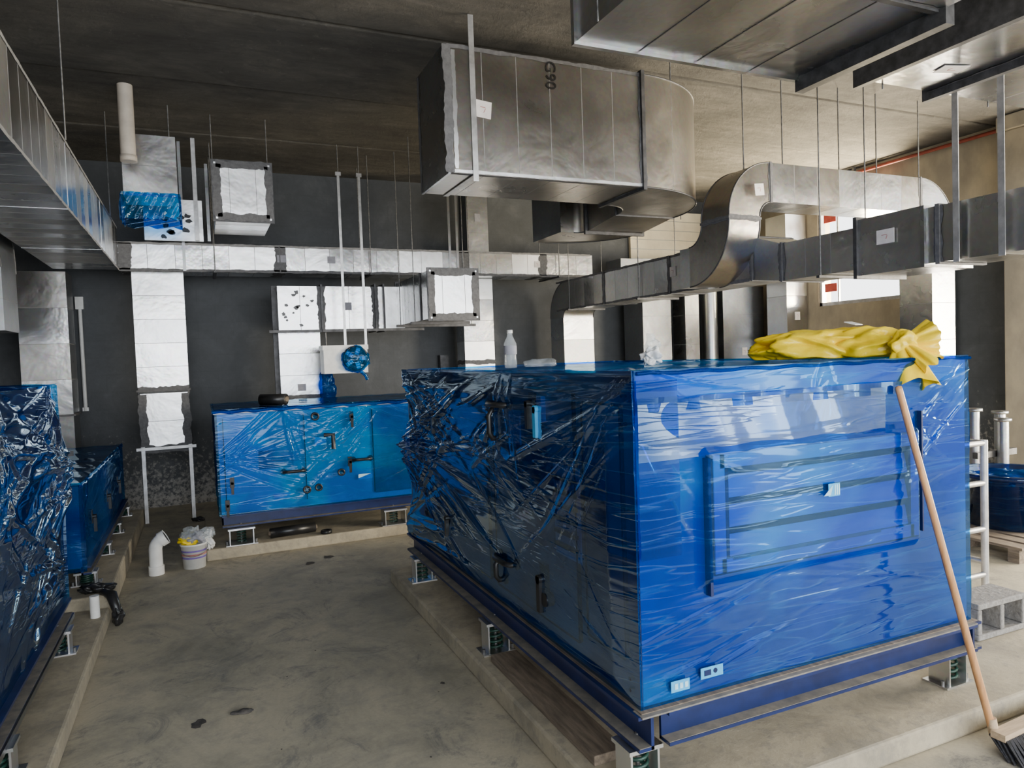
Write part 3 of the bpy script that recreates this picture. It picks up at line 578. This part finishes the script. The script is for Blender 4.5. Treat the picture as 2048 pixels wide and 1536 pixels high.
for y in (2.5,2.72,3.0): d.box(4.445,4.45,y-.02,y+.02,2.15,CE,STRAP)
for y,z in ((4.1,2.19),(6.6,2.24),(8.2,2.24)): d.hang(4.47,y,z); d.hang(4.97,y,z); d.bar((4.44,y,z-.005),(5.0,y,z-.005),.03,.02,FL)
d.done('ventilation_duct')
# gooseneck
d=Duct((4.33,5.45,2.405),(0,-1,0),(0,0,1),.34,.36,[GBR,G[1]]); d.straight(.14,1); d.elbow(90,.18,'up',1,16); d.flange(.01,.02,SEAL,.05); d.straight(.02,1)
sd=d.d.cross(d.up); sg=1 if sd.x>0 else -1
d.elbow(90,.13,'side',sg,16); d.flange(.008,.02,SEAL,.05); d.straight(1.92,7); d.flange(.008,.02,SEAL,.05)
sd=d.d.cross(d.up); sg=1 if sd.z<0 else -1
d.elbow(90,.15,'side',sg,16); d.straight(2.2,6); d.cap(); d.box(d.p.x-.2,d.p.x+.2,d.p.y-.2,d.p.y+.2,0,d.p.z,GD)
for x in (4.45,4.9,5.6,6.1,6.7): d.cyl((x,4.9,3.2),(x,4.9,CE),.006,mat=ROD,seg=8)
d.label((4.45,4.72,3.0),(0,-1,0),.1,.1,.1)
d.done('ventilation_duct')
def riser(x,y,w,dp,z0,z1,mats,lab=False):
    d=Duct((x,y,z1),(0,0,-1),(0,-1,0),w,dp,mats); d.cap(); d.straight((z1-z0)*.5,3); d.flange(.012,.02,SEAL,.05); d.straight((z1-z0)*.5,3); d.cap()
    if lab: d.label((x,y-dp/2,(z0+z1)/2+.3),(0,-1,0),.1,.12)
    d.done('ventilation_duct')
riser(8.18,8.15,.4,.4,0,3.6,[GB,G[2]],True); riser(8.15,5.85,.42,.4,0,2.6,[G[1],G[0],GR[1]])
riser(7.7,8.95,.8,.8,0,2.6,[GD,GD],True); riser(6.2,8.95,.5,.5,0,2.6,[GD]); riser(6.72,8.7,.25,.3,0,2.6,[G[1]]); 
m=MB(); m.cyl((7.08,8.6,0),(7.08,8.6,2.6),.12,mat=GD,seg=24); m.lathe((7.08,8.6,1.2),[(.12,0),(.135,0),(.135,.04),(.12,.04)],FL); m.done('round_duct')
d=Duct((5.6,8.9,2.85),(1,0,0),(0,0,1),.4,.3,[GD,G[1]]); d.cap(); d.straight(2.3,8); d.cap(); d.hang(5.9,8.7,2.8); d.hang(7.5,8.7,2.8); d.done('ventilation_duct')
m=MB(); m.box(6.2,8.35,9.34,9.395,2.95,3.85,SIDING)
for z in (3.1,3.25,3.4,3.55,3.7): m.box(6.2,8.35,9.335,9.34,z,z+.006,GD)
m.done('sheathing_board')
# unit heater
m=MB(); m.box(1.24,1.72,7.9,8.15,1.53,1.83,WHITE); m.box(1.23,1.73,7.89,8.16,1.79,1.84,WHITE)
for x in (1.50,1.73):
    m.box(x-.014,x+.014,8.0,8.006,1.84,3.75,STRAP); m.box(x-.03,x+.03,7.99,8.02,3.72,3.76,STRAP); m.cyl((x,8,3.75),(x,8,CE),.005,mat=ROD,seg=6)
m.lathe((1.58,7.9,1.69),[(.14,0),(.14,.04),(.125,.045),(.12,.01),(.05,.01),(.045,.03),(.001,.03)],BLACK,24,(0,-1,0))
for r_ in (.06,.085,.11): m.lathe((1.58,7.86,1.69),[(r_,0),(r_+.004,.003),(r_,.006)],GD,24,(0,-1,0))
for k in range(5):
    a=k*1.2566; m.obox((1.58+.08*math.cos(a),7.875,1.69+.08*math.sin(a)),((math.cos(a),0,math.sin(a)),(0,1,0),(-math.sin(a),0,math.cos(a))),(.04,.004,.022),GD)
m.blob((1.58,7.87,1.68),(.155,.05,.15),FILML,.12,14,60,40,seed=3); m.tube([(1.62,7.85,1.55),(1.68,7.86,1.5),(1.70,7.87,1.45)],.02,FILML,8)
m.done('unit_heater')
m=MB(); m.blob((1.34,8.3,1.36),(.09,.04,.22),FILM,.3,9,40,30,seed=5); m.cyl((1.34,8.33,1.4),(1.34,8.33,2.0),.01,mat=ROD); m.done('draped_plastic_film')
# ------------------------------------------------------------------ small things
m=MB()
B=dict(sc=9,nst=(.5,1.3,1.5),ridge=1.0,det=3,flat=1.588)
m.blob((2.70,2.46,1.645),(.28,.13,.075),YEL,.26,nu=130,nv=70,rot=-.75,seed=1,**B); m.blob((2.80,2.28,1.65),(.16,.11,.07),YEL,.28,nu=90,nv=60,rot=-.9,seed=4,**B); m.blob((2.58,2.62,1.62),(.13,.085,.05),YEL,.24,nu=80,nv=50,rot=-.5,seed=7,**B)
k=V((2.78,2.11,1.645)); 
def fan(k,dr,L,R,seed,fr=7,sx=1,sy=.5):
    dr=V(dr).normalized(); a=dr.cross(V((0,0,1))).normalized(); b=dr.cross(a); nu,nv=140,24; vs=[]
    for j in range(nv+1):
        s_=j/nv
        for i in range(nu):
            p=2*math.pi*i/nu; nn=noise.noise(V((math.cos(p)*1.3+seed,math.sin(p)*1.3,s_*1.2)))
            r=(.02+R*s_**.7*(1+.12*math.sin(fr*p+seed+s_*1.5)+.4*nn+.05*math.sin(13*p)*s_))
            vs.append(k+dr*L*s_*(1+.25*nn)+(a*math.cos(p)*sx+b*sy*math.sin(p))*r)
    m.add(vs,[(j*nu+i,j*nu+(i+1)%nu,(j+1)*nu+(i+1)%nu,(j+1)*nu+i) for j in range(nv) for i in range(nu)],YEL,True)
fan(k,(.6,-.25,.10),.12,.07,1,7,1,.8); fan(k,(-.25,-.32,-.8),.19,.085,2,6,1,.5); fan(k,(.25,-.35,-.45),.14,.09,5,6,1,.5)
m.blob(k,(.06,.05,.05),YEL,.3,14,50,30,seed=2,ridge=1.0); m.label((2.77,2.36,1.742),(0.1,-.3,1),.1,.05,.4,WHITE,False)
m.done('yellow_plastic_bag')
m=MB(); m.lathe((1.47,3.35,1.59),[(.001,0),(.03,0),(.033,.02),(.031,.06),(.033,.1),(.033,.125),(.014,.165),(.013,.18)],CLEAR,20); m.lathe((1.47,3.35,1.77),[(.015,0),(.015,.016),(.001,.016)],WHITE,16); m.lathe((1.47,3.35,1.66),[(.0335,0),(.0335,.045)],PAPERG,20); m.done('water_bottle')
m=MB(); m.blob((1.79,2.56,1.625),(.04,.032,.035),WHITE,.5,30,60,40,seed=2,flat=1.588,ridge=1); m.blob((1.795,2.56,1.675),(.028,.022,.038),CLEAR,.6,36,50,40,seed=6); m.done('crumpled_clear_plastic')
m=MB(); m.blob((1.72,3.5,1.6),(.08,.06,.03),CLEAR,.4,14,40,30,seed=8,flat=1.588); m.done('crumpled_clear_plastic')
def roll(c,ax,L,r,name):
    m=MB(); m.lathe(c,[(r*.45,0),(r,0),(r,L),(r*.45,L),(r*.45,0)],BLACK,28,ax); m.lathe(c,[(r*.3,-.015),(r*.44,-.015),(r*.44,L+.015),(r*.3,L+.015),(r*.3,-.015)],WOOD,20,ax); m.done(name)
roll((.50,6.95,1.33),(1,-.6,0),.25,.052,'stretch_film_roll')
roll((.5,6.62,.147),(1,.12,0),.4,.045,'stretch_film_roll')
m=MB(); m.lathe((.98,6.55,.101),[(.03,0),(.05,0),(.05,.03),(.03,.03),(.03,0)],BLACK,24); m.done('tape_roll')
m=MB(); P=[(-.40,6.33,0),(-.40,6.33,.2)]+[(-.40+.09*(1-math.cos(a)),6.33,.2+.09*math.sin(a)) for a in [i*math.pi/2/8 for i in range(1,7)]]
m.tube(P,.05,PVC,20,False); e=V(P[-1]); dd=(e-V(P[-2])).normalized(); m.cyl(e-dd*.02,e+dd*.03,.06,.06,20,PVC,False); m.cyl((-.40,6.33,.0),(-.40,6.33,.07),.058,mat=PVC); m.cyl(e+dd*.025,e+dd*.026,.048,mat=BLACK); m.done('pvc_pipe_elbow')
m=MB(); m.lathe((-.12,6.4,0),[(.001,0),(.085,0),(.1,.19),(.106,.19),(.106,.205),(.097,.205),(.083,.02),(.001,.02)],WHITE,28)
m.tube([(-.12+.106*math.cos(a),6.4-.02-.1*abs(math.sin(a))*.9,.18-.07*math.sin(a)) for a in [i*math.pi/12 for i in range(13)]],.003,ROD,6)
for i,(zz,w) in enumerate(((.14,.05),(.11,.045),(.085,.03))): m.lathe((-.12,6.4,zz),[(.0975-.0008*i*3,0),(.0985-.0008*i*3,.014)],PURPLE if i!=1 else REDINK,28)
m.blob((-.15,6.42,.23),(.08,.08,.04),YEL,.5,16,50,30,seed=4); m.blob((-.10,6.4,.26),(.09,.07,.06),CLEAR,.6,18,60,40,seed=9,ridge=1); m.blob((-.10,6.4,.24),(.07,.06,.05),PAPERG,.6,18,50,30,seed=19,ridge=1); m.blob((-.02,6.42,.2),(.04,.05,.07),WHITE,.6,18,40,30,seed=11,ridge=1); m.done('bucket')
m=MB(); m.blob((-.1,8.3,.02),(.06,.04,.03),BLACK,.5,14,flat=0); m.done('debris')
# broom
m=MB(); m.cyl((2.86,1.80,.06),(2.60,2.0,1.46),.015,.014,16,HANDLE); m.lathe((2.60,2.0,1.46),[(.014,0),(.012,.01),(.001,.014)],HANDLE,16,(-.17,.13,1))
m.obox((3.16,1.78,.07),((1,.05,0),(-.05,1,0),(0,0,1)),(.33,.028,.014),HEADW)
for i in range(64):
    for j in range(4):
        x=2.84+i*.0102; y=1.735+j*.022+(i*.0102)*.05; m.bar((x,y,.06),(x-.04+random.uniform(-.006,.006),y-.09+random.uniform(-.015,.015),.004),.007,.006,BRIS)
m.cyl((2.862,1.797,.05),(2.855,1.805,.12),.019,mat=HEADW); m.done('push_broom')
m=MB(); X,Y,Z=3.58,2.32,.102
def P_(a,b,c,d): m.box(X+a,X+b,Y,Y+.19,Z+c,Z+d,BLOCK)
P_(0,.39,0,.03);P_(0,.39,.16,.19);P_(0,.03,.03,.16);P_(.18,.21,.03,.16);P_(.36,.39,.03,.16); m.done('cinder_block',.006)
m=MB()
for x,y in ((4.35,2.95),(4.62,2.95),(4.35,3.9),(4.62,3.9)): m.cyl((x,y,0),(x,y,1.0),.022,mat=STRAP)
for z in (.12,.42,.72,.98):
    for y in (2.95,3.9): m.cyl((4.35,y,z),(4.62,y,z),.018,mat=STRAP)
for z in (.98,.2):
    for x in (4.35,4.62): m.cyl((x,2.95,z),(x,3.9,z),.018,mat=STRAP)
m.done('scaffold_frame')
m=MB()
for y in (3.2,3.65,4.1): m.box(5.4,6.7,y,y+.08,.02,.1,WOOD)
for i in range(8): m.box(5.4+i*.165,5.52+i*.165,3.18,4.2,.1,.12,WOOD)
for y in (3.2,3.65,4.1): m.box(5.4,6.7,y,y+.08,0,.02,WOOD)
m.done('pallet')
m=MB(); m.lathe((6.05,3.65,.125),[(.001,0),(.3,0),(.36,.4),(.4,.41),(.4,.44),(.35,.44),(.29,.03),(.001,.03)],FILMD,36); m.lathe((6.05,3.65,.127),[(.001,0),(.29,0),(.35,.39)],NAVY,36); m.blob((6.05,3.65,.5),(.3,.3,.06),FILM,.3,5,seed=3); m.done('blue_tub')
m=MB()
for x,y,h in ((6.9,4.5,.95),(7.1,4.35,.85),(7.3,4.5,.9)): m.cyl((x,y,0),(x,y,h),.05,mat=GD); m.lathe((x,y,h),[(.05,0),(.075,0),(.075,.03),(.001,.03)],GD,20)
m.box(6.8,7.4,4.4,4.45,.5,.56,FL); m.done('pipe_stand')
m=MB(); pts=[(-.66,5.33,.20),(-.60,5.24,.19),(-.575,5.2,.12),(-.56,5.18,.03)]; m.tube(pts,[.02,.035,.03,.015],BLACK,10); m.blob((-.70,5.38,.21),(.1,.06,.03),BLACK,.5,16,50,30,seed=2,flat=.182); m.blob((-.565,5.19,.06),(.03,.04,.06),BLACK,.5,20,40,30,seed=12); m.done('black_plastic_scrap')
m=MB(); m.cyl((-.68,5.1,.102),(-.68,5.1,.24),.028,mat=PVC); m.done('pipe_offcut')
m=MB(); m.obox((-.72,3.2,.104),((1,.3,0),(-.3,1,0),(0,0,1)),(.05,.018,.002),ORANGE); m.done('orange_tag')
m=MB()
for c,r in (((-.09,3.55,0),.04),((.75,6.0,0),.05),((.92,6.1,0),.06),((1.05,3.4,0),.015)):
    m.splat(c,(0,0,1),r,DIRT,.003); 
m.blob((.1,3.56,.008),(.05,.02,.01),DIRT,.4,20,flat=0)
for _ in range(14):
    x=random.uniform(-.5,1.2); y=random.uniform(2.2,7); m.splat((x,y,0),(0,0,1),random.uniform(.003,.007),DIRT,.002)
m.done('floor_debris')
# ------------------------------------------------------------------ lights
def area(name,loc,tgt,sx,sy,p,col):
    l=bpy.data.lights.new(name,'AREA'); l.shape='RECTANGLE'; l.size=sx;l.size_y=sy; l.energy=p; l.color=col
    o=bpy.data.objects.new(name,l); bpy.context.scene.collection.objects.link(o); o.location=loc
    o.rotation_euler=(V(tgt)-V(loc)).to_track_quat('-Z','Y').to_euler(); return o
area('daylight_front_opening',(2.5,-4.6,2.4),(2.0,6,1.6),10,3.6,620,(.93,.96,1))
area('daylight_window',(9.3,6.95,1.9),(6,6,4.06),1.3,1.3,1700,(1,.83,.52))
area('daylight_side_opening',(9.3,2.0,1.6),(5,4.4,4.06),3.6,2.4,1350,(1,.87,.66))
w=bpy.data.worlds.new('sky'); bpy.context.scene.world=w; w.use_nodes=True; bg=w.node_tree.nodes['Background']; bg.inputs[0].default_value=(.95,.98,1,1); bg.inputs[1].default_value=4.4
# ------------------------------------------------------------------ camera
F=V((.4021,.9147,-.0391)).normalized(); R=V((.9143,-.4036,-.0359)); R=(R-F*R.dot(F)).normalized(); U=R.cross(F)
cam=bpy.data.cameras.new('camera'); cam.sensor_width=36; cam.lens=1414/2048*36; co=bpy.data.objects.new('camera',cam); bpy.context.scene.collection.objects.link(co)
B=-F; co.matrix_world=Matrix(((R.x,U.x,B.x,0),(R.y,U.y,B.y,0),(R.z,U.z,B.z,1.65),(0,0,0,1)))
cam.clip_start=.05; bpy.context.scene.camera=co
